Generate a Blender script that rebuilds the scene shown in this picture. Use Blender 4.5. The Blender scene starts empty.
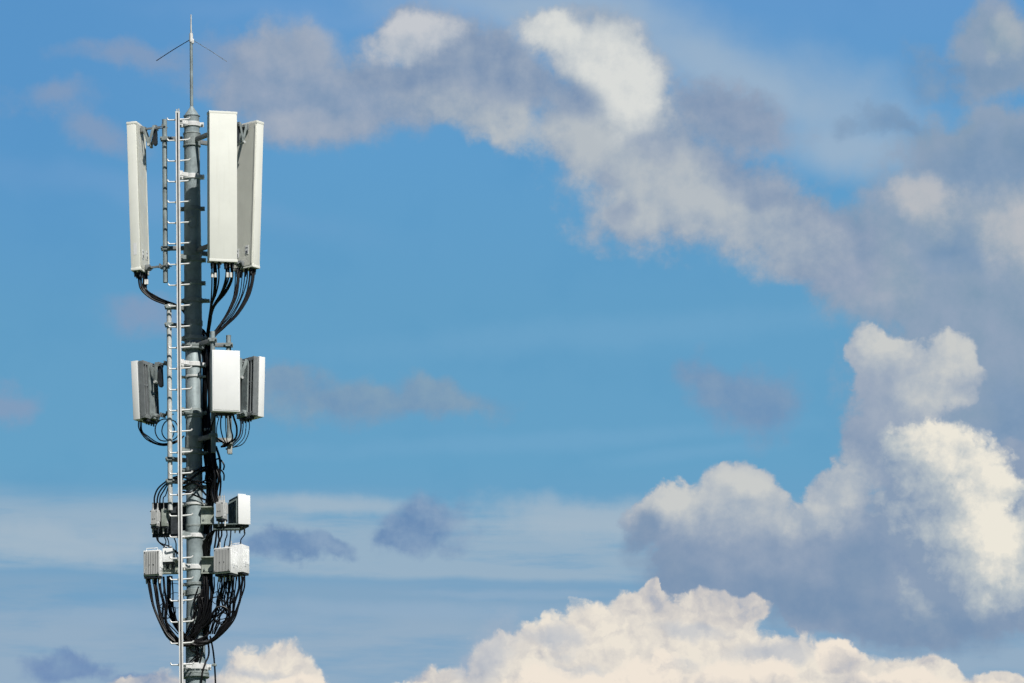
import bpy, bmesh, math, random
from mathutils import Vector, Matrix, Euler

# ------------------------------------------------------------------ camera
scn = bpy.context.scene
COL = scn.collection
FPX = 5860.0                                   # focal length in pixels at 1024 wide
PITCH = math.radians(12.0)
ROLL = math.radians(-1.07)
CAM = Vector((4.17, -75.0, 1.7))
cam_d = bpy.data.cameras.new('camera'); cam = bpy.data.objects.new('camera', cam_d); COL.objects.link(cam)
cam_d.sensor_width = 36.0; cam_d.lens = FPX / 1024 * 36.0
cam_d.clip_start = 1.0; cam_d.clip_end = 20000.0
CROT = Matrix.Rotation(math.pi / 2 + PITCH, 3, 'X') @ Matrix.Rotation(ROLL, 3, 'Z')
cam.matrix_world = Matrix.Translation(CAM) @ CROT.to_4x4()
scn.camera = cam
scn.cycles.use_adaptive_sampling = True; scn.cycles.adaptive_threshold = 0.03; scn.cycles.adaptive_min_samples = 4

def at(px, py, Y=0.0):
    """point of the plane y = Y met by the sight line through a picture point"""
    d = CROT @ Vector(((px - 512) / FPX, (341.5 - py) / FPX, -1.0))
    return CAM + d * ((Y - CAM.y) / d.y)

# ------------------------------------------------------------------ light
SUN_AZ = math.radians(27.0)                    # to the right of the line tower -> camera
SUN_EL = math.radians(50.0)
sdir = Vector((math.sin(SUN_AZ) * math.cos(SUN_EL), -math.cos(SUN_AZ) * math.cos(SUN_EL), math.sin(SUN_EL)))
sun_d = bpy.data.lights.new('sun', 'SUN'); sun_d.energy = 5.0; sun_d.angle = math.radians(0.5); sun_d.color = (1.0, 0.965, 0.90)
sun = bpy.data.objects.new('sun', sun_d); COL.objects.link(sun); sun.location = (20, -40, 60)
sun.rotation_euler = sdir.to_track_quat('Z', 'Y').to_euler()
vs = scn.view_settings
vs.view_transform = 'Standard'; vs.look = 'None'; vs.exposure = 0.0; vs.gamma = 1.0; vs.use_curve_mapping = False

# ------------------------------------------------------------------ sky with clouds (world shader, laid out by azimuth and elevation)
world = bpy.data.worlds.new('World'); scn.world = world; world.use_nodes = True
NT = world.node_tree; NT.nodes.clear()

def lin(c):
    return tuple(((v / 255) / 12.92 if v / 255 <= 0.04045 else ((v / 255 + 0.055) / 1.055) ** 2.4) for v in c)

class G:
    """small helper that writes node graphs"""
    def __init__(s, nt): s.nt = nt
    def put(s, sock, v):
        if isinstance(v, bpy.types.NodeSocket): s.nt.links.new(v, sock)
        elif v is not None: sock.default_value = v
    def m(s, op, a=None, b=None, c=None, clamp=False):
        n = s.nt.nodes.new('ShaderNodeMath'); n.operation = op; n.use_clamp = clamp
        for i, v in enumerate((a, b, c)): s.put(n.inputs[i], v)
        return n.outputs[0]
    def v(s, op, a=None, b=None, c=None, scale=None):
        n = s.nt.nodes.new('ShaderNodeVectorMath'); n.operation = op
        for i, v in enumerate((a, b, c)): s.put(n.inputs[i], v)
        if scale is not None: s.put(n.inputs['Scale'], scale)
        return n.outputs['Value'] if op in ('LENGTH', 'DOT_PRODUCT') else n.outputs['Vector']
    def xyz(s, x, y, z=0.0):
        n = s.nt.nodes.new('ShaderNodeCombineXYZ')
        for i, v in enumerate((x, y, z)): s.put(n.inputs[i], v)
        return n.outputs[0]
    def noise(s, vec, scale, detail=4, rough=0.55, kind='FBM', dist=0.0, lac=2.0, dim='2D'):
        n = s.nt.nodes.new('ShaderNodeTexNoise'); n.noise_dimensions = dim; n.noise_type = kind; n.normalize = True
        s.put(n.inputs['Vector'], vec); s.put(n.inputs['Scale'], scale); s.put(n.inputs['Detail'], detail)
        s.put(n.inputs['Roughness'], rough); s.put(n.inputs['Lacunarity'], lac); s.put(n.inputs['Distortion'], dist)
        return n.outputs['Fac'], n.outputs['Color']
    def voro(s, vec, scale, detail=2, rough=0.5, smooth=0.35):
        n = s.nt.nodes.new('ShaderNodeTexVoronoi'); n.feature = 'SMOOTH_F1'; n.normalize = False; n.voronoi_dimensions = '2D'
        s.put(n.inputs['Vector'], vec); s.put(n.inputs['Scale'], scale); s.put(n.inputs['Detail'], detail)
        s.put(n.inputs['Roughness'], rough); s.put(n.inputs['Smoothness'], smooth)
        return n.outputs['Distance']
    def ramp01(s, x, a, b, smooth=True):
        n = s.nt.nodes.new('ShaderNodeMapRange'); n.interpolation_type = 'SMOOTHSTEP' if smooth else 'LINEAR'
        s.put(n.inputs['Value'], x); s.put(n.inputs['From Min'], a); s.put(n.inputs['From Max'], b)
        return n.outputs[0]
    def mix(s, f, a, b):
        n = s.nt.nodes.new('ShaderNodeMix'); n.data_type = 'RGBA'
        s.put(n.inputs[0], f)
        for k, v in ((6, a), (7, b)):
            if isinstance(v, tuple): v = v + (1.0,) if len(v) == 3 else v
            s.put(n.inputs[k], v)
        return n.outputs[2]
    def cramp(s, x, stops):
        n = s.nt.nodes.new('ShaderNodeValToRGB'); e = n.color_ramp.elements
        while len(e) < len(stops): e.new(0.5)
        for el, (p, c) in zip(e, stops): el.position = p; el.color = c + (1.0,)
        s.put(n.inputs[0], x); return n.outputs[0]
    def ell(s, vec, e):
        """1 - normalised distance from an ellipse (u, v, ru, rv[, angle]) given in hundredths of picture-sized angles"""
        cx, cy, rx, ry = e[:4]; ang = math.radians(e[4]) if len(e) > 4 else 0.0
        n = s.nt.nodes.new('ShaderNodeMapping'); n.vector_type = 'TEXTURE'
        s.put(n.inputs['Vector'], vec); n.inputs['Location'].default_value = (cx / 100, cy / 100, 0)
        n.inputs['Rotation'].default_value = (0, 0, ang); n.inputs['Scale'].default_value = (rx / 100, ry / 100, 1)
        return s.m('SUBTRACT', 1.0, s.v('LENGTH', n.outputs[0]))
    def field(s, vec, es, k=0.35):
        out = None
        for e in es:
            d = s.ell(vec, e)
            out = d if out is None else s.m('SMOOTH_MAX', out, d, k)
        return out

g = G(NT)
tc = NT.nodes.new('ShaderNodeTexCoord'); D = tc.outputs['Generated']
sep = NT.nodes.new('ShaderNodeSeparateXYZ'); NT.links.new(D, sep.inputs[0])
F1 = FPX / 100
az = g.m('ARCTAN2', sep.outputs[0], sep.outputs[1])
el = g.m('ARCSINE', sep.outputs[2])
a_ = g.m('MULTIPLY', az, F1 * math.cos(PITCH))
b_ = g.m('MULTIPLY', g.m('SUBTRACT', el, PITCH), -F1)
cr, sr = math.cos(-ROLL), math.sin(-ROLL)
U = g.m('ADD', g.m('ADD', g.m('MULTIPLY', a_, cr), g.m('MULTIPLY', b_, sr)), 5.12)
V = g.m('ADD', g.m('ADD', g.m('MULTIPLY', a_, -sr), g.m('MULTIPLY', b_, cr)), 3.415)
P = g.xyz(U, V, 0.0)
Q = P                                               # noise coordinates: one unit is about a degree
def centred(col, amp): return g.v('MULTIPLY', g.v('SUBTRACT', col, (0.5, 0.5, 0.5)), (amp, amp, 0.0))
_, w1 = g.noise(Q, 0.9, 2, 0.5); _, w2 = g.noise(Q, 3.0, 5, 0.6)
PW = g.v('ADD', P, centred(w1, 0.55))               # broad wander
PS = g.v('ADD', PW, centred(w2, 0.30))              # soft ragged edges
PC = g.v('ADD', g.v('ADD', P, centred(w1, 0.25)), centred(w2, 0.13))
QW = g.v('ADD', Q, g.v('SCALE', g.v('SUBTRACT', w2, (0.5, 0.5, 0.5)), scale=0.36))
nf, _ = g.noise(Q, 1.7, 8, 0.61)                     # fine fbm
ns, _ = g.noise(Q, 1.0, 4, 0.5)                     # broad fbm
nf0 = g.m('SUBTRACT', nf, 0.5); ns0 = g.m('SUBTRACT', ns, 0.5)
# billows: a height of rounded lumps, read twice to get its sunward slope
def billow(vec):
    b1 = g.voro(vec, 2.3, 3.0, 0.58, 0.5)
    return g.m('SUBTRACT', 1.0, b1)
LD = 0.09
bh = billow(QW)
bh2 = billow(g.v('ADD', QW, (LD * 0.75, -LD * 0.9, 0.0)))
relief = g.m('SUBTRACT', bh, bh2)                   # > 0 on faces towards the sun (up and to the right)
nfo, _ = g.noise(g.v('ADD', Q, (0.12, -0.14, 0)), 1.7, 8, 0.61)
srel = g.m('SUBTRACT', nf, nfo)
lump = g.m('SUBTRACT', bh, 0.62)

# clear sky: Nishita, graded
sky = NT.nodes.new('ShaderNodeTexSky'); sky.sky_type = 'NISHITA'; sky.sun_disc = False
sky.sun_elevation = SUN_EL; sky.sun_rotation = math.atan2(sdir.x, sdir.y)
sky.air_density = 1.0; sky.dust_density = 0.6; sky.ozone_density = 2.0; sky.altitude = 300
STR = 0.05
def mulc(c, t):
    n = NT.nodes.new('ShaderNodeMix'); n.data_type = 'RGBA'; n.blend_type = 'MULTIPLY'; n.inputs[0].default_value = 1.0
    NT.links.new(c, n.inputs[6]); g.put(n.inputs[7], t + (1.0,) if isinstance(t, tuple) else t)
    return n.outputs[2]
skyc = mulc(sky.outputs[0], (0.09 * STR, 0.20 * STR, 0.38 * STR))
rgb = lin
dist = g.v('LENGTH', g.v('SUBTRACT', P, (5.1, 3.4, 0)))
near = g.ramp01(dist, 50.0, 26.0)                   # the bright hazy quarter of the sky; deeper blue elsewhere
frame = g.ramp01(dist, 11.5, 7.0)
vf = g.m('DIVIDE', V, 6.83, clamp=True)
clear = g.cramp(vf, [(0.0, lin((98, 152, 204))), (0.22, lin((95, 156, 203))), (0.45, lin((98, 158, 198))), (0.68, lin((102, 161, 198))), (0.86, lin((114, 160, 195))), (1.0, lin((132, 166, 195)))])
clear = g.mix(g.ramp01(ns, 0.2, 0.5), mulc(clear, (0.93, 0.97, 0.985)), clear)
clear = g.mix(g.m('MULTIPLY', g.m('MULTIPLY', g.ramp01(U, 3.5, 0.0), g.ramp01(V, 4.0, 0.0)), 0.8), clear, rgb((86, 146, 199)))
cur = g.mix(near, skyc, clear)

SEQ = [None]; LASTA = [None]
def layer(cur, es, dark, light, alpha=1.0, edge=(-0.05, 0.45), namp=0.5, lit=None, lk=0.4, base=0.35, rel=0.0, sre=0.0, space=None, bamp=0.0, mid=None, k=0.35, litr=(-0.3, 0.6), clip=None, rim=0.0):
    sp = space or PS
    if SEQ[0] is not None: sp = g.v('MULTIPLY_ADD', SEQ[0], (1e-7, 1e-7, 0.0), sp)   # evaluates the layers one after another (saves shader stack)
    f = g.field(sp, es, k)
    f = g.m('ADD', f, g.m('MULTIPLY', nf0, namp))
    if bamp: f = g.m('ADD', f, g.m('MULTIPLY', lump, bamp))
    a = g.m('MULTIPLY', g.ramp01(f, *edge), alpha)
    if clip is not None: a = g.m('MULTIPLY', a, clip)
    LASTA[0] = a
    sh = base
    if lit:
        sh = g.m('MULTIPLY_ADD', g.ramp01(g.m('ADD', g.field(sp, lit, lk), g.m('MULTIPLY', ns0, 0.3)), *litr), 1.0 - base, base)
    if rim: sh = g.m('MULTIPLY_ADD', g.ramp01(f, 0.45, 0.0), rim, sh)
    if rel: sh = g.m('ADD', sh, g.m('MULTIPLY', relief, rel))
    if sre: sh = g.m('ADD', sh, g.m('MULTIPLY', srel, sre))
    st = [(0.0, lin(dark)), (1.0, lin(light))] if mid is None else [(0.0, lin(dark)), (0.5, lin(mid)), (1.0, lin(light))]
    c = g.cramp(sh, st)
    SEQ[0] = g.mix(a, cur, c)
    return SEQ[0]

# scattered cloud over the rest of the sky
gn, _ = g.noise(D, 3.2, 6, 0.55, dim='3D')
gm = g.m('MULTIPLY', g.m('MULTIPLY', g.ramp01(gn, 0.56, 0.72), g.m('SUBTRACT', 1.0, frame)), g.ramp01(sep.outputs[2], 0.02, 0.12))
cur = g.mix(g.m('MULTIPLY', gm, 0.8), cur, g.mix(near, rgb((120, 130, 145)), rgb((196, 202, 208))))
# thin veils high up
PL = g.v('ADD', P, centred(w1, 0.14))
cur = layer(cur, [(740, 75, 320, 62, 18), (560, 12, 240, 46, 6), (860, 150, 150, 46, 15)], (144, 174, 200), (170, 186, 204), alpha=0.85, edge=(-0.1, 0.9), namp=0.35, base=0.5, space=PW)
cur = layer(cur, [(350, 15, 260, 20, 0), (140, 200, 300, 30, 10)], (130, 165, 210), (140, 172, 210), alpha=0.18, edge=(-0.1, 0.9), namp=0.6, base=0.5, space=PW)
cur = layer(cur, [(640, 330, 420, 24, -4), (560, 440, 400, 14, -3), (690, 455, 130, 12, -5)], (108, 166, 206), (134, 176, 206), alpha=0.30, edge=(-0.1, 0.9), namp=0.9, base=0.5, space=PL)
# low stratus sheet with a straight lower edge
PB = g.v('MULTIPLY_ADD', P, (0.28, 1.0, 1.0), g.v('MULTIPLY', centred(w1, 0.30), (0.5, 0.35, 0)))
def band(cur, v0, v1, v2, v3, slope, c, alpha, nz=0.0):
    """horizontal sheet: opacity rises v0..v1 and falls v2..v3 (down the picture)"""
    vv = g.m('ADD', g.m('ADD', V, g.m('MULTIPLY', U, slope)), g.m('MULTIPLY', ns0, nz))
    a = g.m('MULTIPLY', g.ramp01(vv, v0 / 100, v1 / 100), g.ramp01(vv, v3 / 100, v2 / 100))
    st, _ = g.noise(g.v('MULTIPLY', Q, (0.22, 1.7, 1.0)), 1.7, 6, 0.62)
    a = g.m('MULTIPLY', g.m('MULTIPLY', a, frame), g.m('MULTIPLY', g.ramp01(st, 0.22, 0.60), alpha))
    return g.mix(a, cur, rgb(c))
cur = band(cur, 560, 590, 760, 860, -0.010, (134, 166, 193), 0.80)
cur = band(cur, 592, 640, 700, 800, -0.005, (156, 177, 197), 0.60, 0.5)
cur = band(cur, 478, 520, 567, 576, -0.016, (158, 180, 198), 0.80, 0.12)
cur = layer(cur, [(60, 545, 170, 26, 4), (600, 520, 220, 30, 3), (330, 505, 160, 14, 2)], (154, 178, 198), (176, 191, 202), alpha=0.7, edge=(-0.1, 0.8), namp=1.2, base=0.5, space=PL)
cur = layer(cur, [(400, 610, 260, 12, 1), (200, 620, 200, 14, 1), (520, 596, 150, 6, 1)], (136, 168, 198), (158, 180, 200), alpha=0.5, edge=(-0.1, 0.8), namp=0.9, base=0.5, space=PL)
# lilac grey wisps
cur = layer(cur, [(335, 398, 105, 34, 3), (430, 406, 84, 24, 0), (290, 385, 54, 20, 0)], (117, 147, 179), (137, 161, 181), alpha=0.80, edge=(-0.1, 0.7), namp=1.0, base=0.5, sre=2.0)
cur = layer(cur, [(748, 404, 66, 52, 10), (716, 382, 44, 40, 0)], (115, 145, 181), (135, 157, 183), alpha=0.8, edge=(-0.1, 0.7), namp=1.1, base=0.4, sre=2.0)
cur = layer(cur, [(95, 140, 60, 26, 10), (45, 105, 60, 22, 0), (140, 318, 60, 26, 0), (5, 410, 40, 24, 0), (130, 60, 90, 20, 0), (215, 62, 60, 34, 0)], (123, 149, 185), (147, 163, 187), alpha=0.74, edge=(-0.1, 0.9), namp=1.0, base=0.5)
cur = layer(cur, [(432, 525, 52, 36, -25), (285, 548, 56, 20, 8), (335, 556, 30, 13, 20), (405, 545, 30, 14, 0)], (101, 135, 177), (133, 159, 189), alpha=0.85, edge=(-0.05, 0.6), namp=1.2, base=0.3, sre=3.0)
cur = layer(cur, [(80, 666, 50, 20, 0), (-5, 662, 14, 12, 0), (140, 676, 30, 12, 0)], (92, 124, 176), (117, 147, 185), alpha=0.66, edge=(-0.05, 0.6), namp=1.0, base=0.3, sre=3.0)

# large grey cloud on the right
cur = layer(cur, [(985, 265, 160, 120, 0), (890, 285, 100, 60, 20), (1010, 360, 120, 130, 0), (995, 55, 46, 60, 0), (840, 250, 84, 44, 25), (960, 440, 110, 110), (980, 150, 100, 40, 0)], (127, 153, 177), (160, 171, 192), alpha=0.96, edge=(-0.18, 0.42), namp=1.0, base=0.35, sre=0.9)
cur = layer(cur, [(900, 128, 60, 20, 8), (985, 165, 90, 40, 5), (965, 80, 70, 26, 0), (1010, 430, 50, 50), (960, 262, 50, 20, 0)], (107, 141, 177), (131, 157, 185), alpha=0.72, edge=(-0.1, 0.8), namp=1.7, base=0.5, sre=1.6)
cur = layer(cur, [(935, 208, 48, 42, 25), (1022, 235, 46, 66, 0), (865, 275, 60, 44, 30), (1012, 45, 26, 30)], (147, 167, 183), (186, 189, 194), alpha=0.9, edge=(-0.05, 0.75), namp=0.9, lit=[(935, 205, 60, 50, 20), (1022, 230, 40, 60)], base=0.25, sre=1.1, litr=(-0.2, 0.8))

# long cloud across the top: soft left end, then the denser body with lit and shaded folds
cur = layer(cur, [(285, 75, 80, 46, 0), (350, 100, 130, 50, 4), (735, 117, 74, 38, 10), (830, 255, 80, 44, 30)], (125, 149, 178), (160, 171, 190), alpha=0.93, edge=(-0.18, 0.45), namp=0.95, base=0.42, sre=1.3)
cur = layer(cur, [(470, 80, 120, 62, 5), (412, 40, 54, 32, -8), (554, 38, 46, 26, 28), (598, 60, 62, 50, 30), (632, 92, 48, 66, -8), (600, 130, 80, 60, 20), (655, 172, 98, 88, 12), (655, 222, 76, 40, 0), (735, 205, 100, 56, 25), (800, 240, 60, 40, 30)],
            (127, 150, 178), (164, 174, 190), alpha=0.96, edge=(-0.18, 0.40), namp=0.85, bamp=0.10, base=0.45, sre=1.5)
BODY = LASTA[0]
cur = layer(cur, [(480, 128, 130, 30, 5), (600, 150, 80, 70, 0), (650, 190, 100, 66, 12), (720, 222, 110, 40, 14), (660, 232, 50, 26)],
            (146, 164, 185), (184, 191, 196), alpha=0.92, edge=(-0.45, 0.70), namp=0.9, lit=[(660, 200, 110, 56, 12), (520, 130, 80, 26, 5), (600, 130, 60, 70, 0)], base=0.25, sre=1.5, rel=0.12, litr=(-0.4, 0.9), clip=BODY)
cur = layer(cur, [(298, 52, 56, 32), (320, 118, 70, 18, 5)], (150, 165, 186), (178, 184, 194), alpha=0.6, edge=(-0.3, 0.75), namp=0.9, base=0.4, sre=1.2)
cur = layer(cur, [(560, 36, 62, 30, 28), (608, 62, 62, 52, 30), (634, 96, 46, 62, -8)], (168, 180, 192), (219, 221, 218), alpha=1.0, edge=(-0.30, 0.50), namp=0.60, bamp=0.14, lit=[(565, 38, 50, 24, 28), (606, 66, 52, 34, 40), (628, 92, 36, 46, 0)], base=0.30, sre=1.3, rel=0.12, space=PC, litr=(-0.4, 0.8), clip=BODY)
cur = layer(cur, [(480, 56, 70, 26, 8), (528, 82, 86, 25, 18), (574, 99, 36, 18, 25), (400, 80, 70, 16, 0)], (118, 143, 176), (156, 170, 188), alpha=0.84, edge=(-0.12, 0.52), namp=0.85, base=0.38, sre=1.6, space=PC)
cur = layer(cur, [(730, 106, 60, 22, 12), (655, 152, 36, 24, 20), (600, 180, 26, 28), (735, 165, 44, 24, 20), (625, 215, 24, 18), (760, 200, 40, 18, 20)], (120, 144, 176), (150, 165, 186), alpha=0.60, edge=(-0.1, 0.8), namp=1.0, base=0.35, sre=1.4)
cur = layer(cur, [(413, 36, 52, 25, -8), (392, 54, 34, 18, 0)], (160, 175, 192), (200, 203, 208), alpha=0.95, edge=(-0.18, 0.45), namp=0.60, bamp=0.18, base=0.5, sre=1.8, space=PC, lit=[(415, 28, 50, 22, -8)], litr=(-0.3, 0.8), clip=BODY)

# cumulus on the right, with its shaded base
cur = layer(cur, [(740, 548, 122, 74, 0), (688, 522, 70, 42), (745, 498, 56, 36), (860, 575, 140, 80, 0), (905, 390, 58, 56, 0), (878, 354, 34, 26, 0), (950, 372, 38, 46), (985, 600, 100, 50, 0), (842, 500, 40, 38), (890, 450, 54, 60), (900, 620, 150, 34), (1015, 500, 50, 70)],
            (126, 149, 178), (158, 171, 189), alpha=1.0, edge=(-0.06, 0.16), namp=0.55, bamp=0.26, space=PC, base=0.40, sre=1.3, lit=[(740, 495, 100, 40, 0), (905, 380, 70, 60)], litr=(-0.5, 0.9))
BODY = LASTA[0]
cur = layer(cur, [(885, 345, 44, 32, 0), (950, 358, 50, 44, -10), (930, 395, 44, 30), (680, 500, 62, 36, -5), (745, 495, 60, 34), (800, 512, 60, 28, 10), (842, 488, 36, 34)],
            (160, 174, 190), (203, 205, 203), alpha=0.95, edge=(-0.40, 0.60), namp=0.85, bamp=0.16, space=PC, base=0.35, sre=1.7, rel=0.22,
            lit=[(885, 338, 44, 24, 0), (958, 362, 36, 40), (675, 500, 46, 26), (748, 480, 40, 18)], litr=(-0.4, 0.9), clip=BODY)
cur = layer(cur, [(925, 462, 58, 48, 0), (970, 490, 66, 58, 35), (950, 540, 74, 70, 0), (1010, 560, 50, 80), (900, 510, 44, 44), (945, 600, 60, 40)],
            (136, 156, 181), (236, 231, 218), mid=(182, 191, 197), alpha=1.0, edge=(-0.05, 0.22), namp=0.55, bamp=0.28, space=PC, base=0.08, sre=1.1, rel=0.26,
            lit=[(960, 440, 64, 40, 15), (990, 478, 36, 46, 45), (990, 530, 40, 60)], litr=(-0.95, 0.85), k=0.45)
cur = layer(cur, [(800, 602, 150, 38, 4), (930, 634, 140, 30, 0), (680, 575, 60, 34, 20), (860, 575, 40, 34), (640, 535, 22, 34, 20)], (112, 141, 174), (136, 156, 180), alpha=0.80, edge=(-0.15, 0.8), namp=0.8, base=0.3, sre=1.2)

# cream bank along the bottom: a back row and nearer lobes in front of it
BANK = dict(mid=(201, 198, 197), alpha=1.0, edge=(-0.05, 0.17), namp=0.30, bamp=0.30, space=PC, rel=0.46, sre=0.8, k=0.2)
cur = layer(cur, [(600, 675, 120, 84, 0), (530, 675, 80, 54, 0), (460, 700, 66, 44, 0), (700, 680, 110, 90, 5), (654, 590, 8, 16, 0), (651, 604, 18, 18, 0), (642, 620, 44, 34), (706, 602, 26, 22, 0), (700, 628, 44, 24, 0), (740, 612, 32, 20, 0), (722, 622, 30, 20, 0), (790, 690, 110, 66, 10), (890, 700, 100, 48, 0), (930, 676, 34, 20), (985, 695, 40, 22, 0),
              (270, 684, 58, 48, 0), (225, 700, 66, 38, 0), (160, 694, 54, 28)],
            (144, 160, 184), (235, 227, 214), lit=[(600, 650, 150, 66, 0), (530, 670, 90, 50, 0), (700, 660, 110, 60, 10), (800, 670, 90, 40, 10), (270, 675, 70, 46, 0), (900, 690, 120, 36, 0)], base=0.20, litr=(-0.6, 1.1), rim=0.10, **BANK)
cur = layer(cur, [(497, 664, 30, 44, 10), (556, 640, 28, 12), (620, 668, 70, 10, 5), (692, 632, 34, 9, 10), (766, 655, 50, 12, -10), (468, 666, 20, 12), (258, 672, 30, 8, 20)], (154, 170, 192), (184, 190, 200), alpha=0.60, edge=(-0.4, 0.9), namp=1.4, base=0.5, sre=1.8)
cur = layer(cur, [(560, 712, 70, 56, 0), (640, 716, 80, 74, 0), (420, 712, 56, 34, 0), (740, 722, 90, 82, 8), (832, 658, 30, 22, 10), (850, 700, 50, 30), (905, 704, 60, 36, 6), (965, 708, 60, 28, 5), (300, 704, 44, 30), (215, 712, 40, 30)],
            (158, 168, 188), (240, 229, 215), lit=[(560, 680, 80, 40), (640, 670, 70, 40), (740, 665, 90, 40), (832, 645, 40, 20), (905, 680, 70, 24), (965, 692, 60, 20), (300, 685, 40, 20), (215, 695, 40, 20), (430, 695, 60, 20)], base=0.22, litr=(-0.6, 1.0), rim=0.22, **BANK)

bg = NT.nodes.new('ShaderNodeBackground'); K = 1.0 / STR; NT.links.new(mulc(cur, (K, K, K)), bg.inputs[0]); bg.inputs[1].default_value = STR
wo = NT.nodes.new('ShaderNodeOutputWorld'); NT.links.new(bg.outputs[0], wo.inputs[0])
world.cycles.sampling_method = 'MANUAL'; world.cycles.sample_map_resolution = 512

# ------------------------------------------------------------------ materials
def material(name, base, rough=0.5, metal=0.0, spec=0.5, var=0.0, vscale=6.0, bump=0.0, bscale=40.0, streak=0.0, dirt=None, spangle=0.0):
    m = bpy.data.materials.new(name); m.use_nodes = True
    nt = m.node_tree; b = nt.nodes['Principled BSDF']; q = G(nt)
    t = nt.nodes.new('ShaderNodeTexCoord').outputs['Object']
    oi = nt.nodes.new('ShaderNodeObjectInfo')
    col = base + (1.0,)
    fac, _ = q.noise(q.v('ADD', t, q.xyz(q.m('MULTIPLY', oi.outputs['Random'], 17.0), 0.0, 0.0)), vscale, 6, 0.62, dim='3D')
    if var:
        lo = tuple(c * (1 - var) for c in base); hi = tuple(min(1, c * (1 + var)) for c in base)
        col = q.mix(q.ramp01(fac, 0.3, 0.7), lo, hi)
    if spangle:
        vn = nt.nodes.new('ShaderNodeTexVoronoi'); nt.links.new(t, vn.inputs['Vector']); vn.inputs['Scale'].default_value = 45
        sp = q.m('MULTIPLY', q.ramp01(vn.outputs['Color'], 0.2, 0.9), spangle)
        col = q.mix(sp, col, tuple(min(1, c * 1.45) for c in base))
    if streak or dirt:
        st, _ = q.noise(q.v('MULTIPLY', t, (14.0, 14.0, 0.9)), 1.6, 5, 0.6, dim='3D')
        f = q.m('MULTIPLY', q.ramp01(st, 0.50, 0.78), streak or 0.4)
        col = q.mix(f, col, dirt or tuple(c * 0.55 for c in base))
    if isinstance(col, tuple): b.inputs['Base Color'].default_value = col
    else: nt.links.new(col, b.inputs['Base Color'])
    nt.links.new(q.m('MULTIPLY_ADD', fac, 0.25, rough - 0.12), b.inputs['Roughness'])
    b.inputs['Metallic'].default_value = metal
    b.inputs['Specular IOR Level'].default_value = spec
    if bump:
        n2, _ = q.noise(t, bscale, 4, 0.6, dim='3D')
        bn = nt.nodes.new('ShaderNodeBump'); bn.inputs['Strength'].default_value = bump; bn.inputs['Distance'].default_value = 0.01
        nt.links.new(n2, bn.inputs['Height']); nt.links.new(bn.outputs[0], b.inputs['Normal'])
    return m

M = dict(
    mast=material('mast_galvanised', (0.265, 0.32, 0.335), 0.50, 0.15, 0.4, var=0.26, vscale=5, streak=0.35, dirt=(0.15, 0.17, 0.165), bump=0.10, spangle=0.25),
    zinc=material('dull_zinc', (0.27, 0.31, 0.31), 0.5, 0.2, 0.4, var=0.25, vscale=14, bump=0.1, spangle=0.25),
    bright=material('bright_zinc', (0.78, 0.79, 0.79), 0.42, 0.1, 0.5, var=0.08, vscale=18, streak=0.2, dirt=(0.45, 0.46, 0.44)),
    pipe=material('pale_zinc', (0.62, 0.64, 0.63), 0.45, 0.15, 0.5, var=0.15, vscale=12, streak=0.3, dirt=(0.32, 0.35, 0.34)),
    dark=material('dark_steel_and_shade', (0.035, 0.042, 0.05), 0.5, 0.2, 0.4, var=0.3, vscale=20),  # also stands in for shade on the upper left plate and rail slot
    radome=material('radome', (0.82, 0.835, 0.785), 0.5, 0.0, 0.35, var=0.03, vscale=3, streak=0.22, dirt=(0.62, 0.63, 0.55)),
    whitepaint=material('white_cover', (0.87, 0.885, 0.89), 0.45, 0.0, 0.4, var=0.02, vscale=4, streak=0.08, dirt=(0.62, 0.64, 0.62)),
    back=material('aluminium_back', (0.44, 0.45, 0.43), 0.5, 0.1, 0.4, var=0.06, vscale=5, streak=0.15, dirt=(0.32, 0.32, 0.31)),
    panelback=material('panel_back', (0.66, 0.67, 0.61), 0.5, 0.0, 0.35, var=0.04, vscale=5, streak=0.15, dirt=(0.5, 0.5, 0.46)),
    chassis=material('grey_chassis', (0.205, 0.225, 0.235), 0.55, 0.1, 0.4, var=0.12, vscale=9),
    fins=material('green_grey_fins', (0.15, 0.19, 0.185), 0.55, 0.1, 0.4, var=0.15, vscale=9),
    lightbox=material('light_grey_casting', (0.52, 0.53, 0.53), 0.55, 0.0, 0.4, var=0.06, vscale=8),
    cable=material('black_cable', (0.004, 0.004, 0.005), 0.38, 0.0, 0.25, var=0.3, vscale=8),
    thin=material('black_rubber', (0.010, 0.010, 0.012), 0.6, 0.0, 0.15),
    tape=material('white_tape', (0.75, 0.75, 0.73), 0.6, 0.0, 0.3, var=0.1, vscale=30),
    sticker=material('paper_label', (0.72, 0.74, 0.76), 0.6, 0.0, 0.3, var=0.05),
    ink=material('label_print', (0.12, 0.13, 0.15), 0.6, 0.0, 0.3),
    channel=material('channel_steel', (0.36, 0.40, 0.36), 0.55, 0.15, 0.4, var=0.2, vscale=12, streak=0.4, dirt=(0.22, 0.22, 0.12)),
    grass=material('meadow', (0.05, 0.075, 0.03), 0.9, 0.0, 0.1, var=0.4, vscale=0.15),
    concrete=material('concrete', (0.32, 0.31, 0.29), 0.85, 0.0, 0.2, var=0.12, vscale=3),
)

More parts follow.
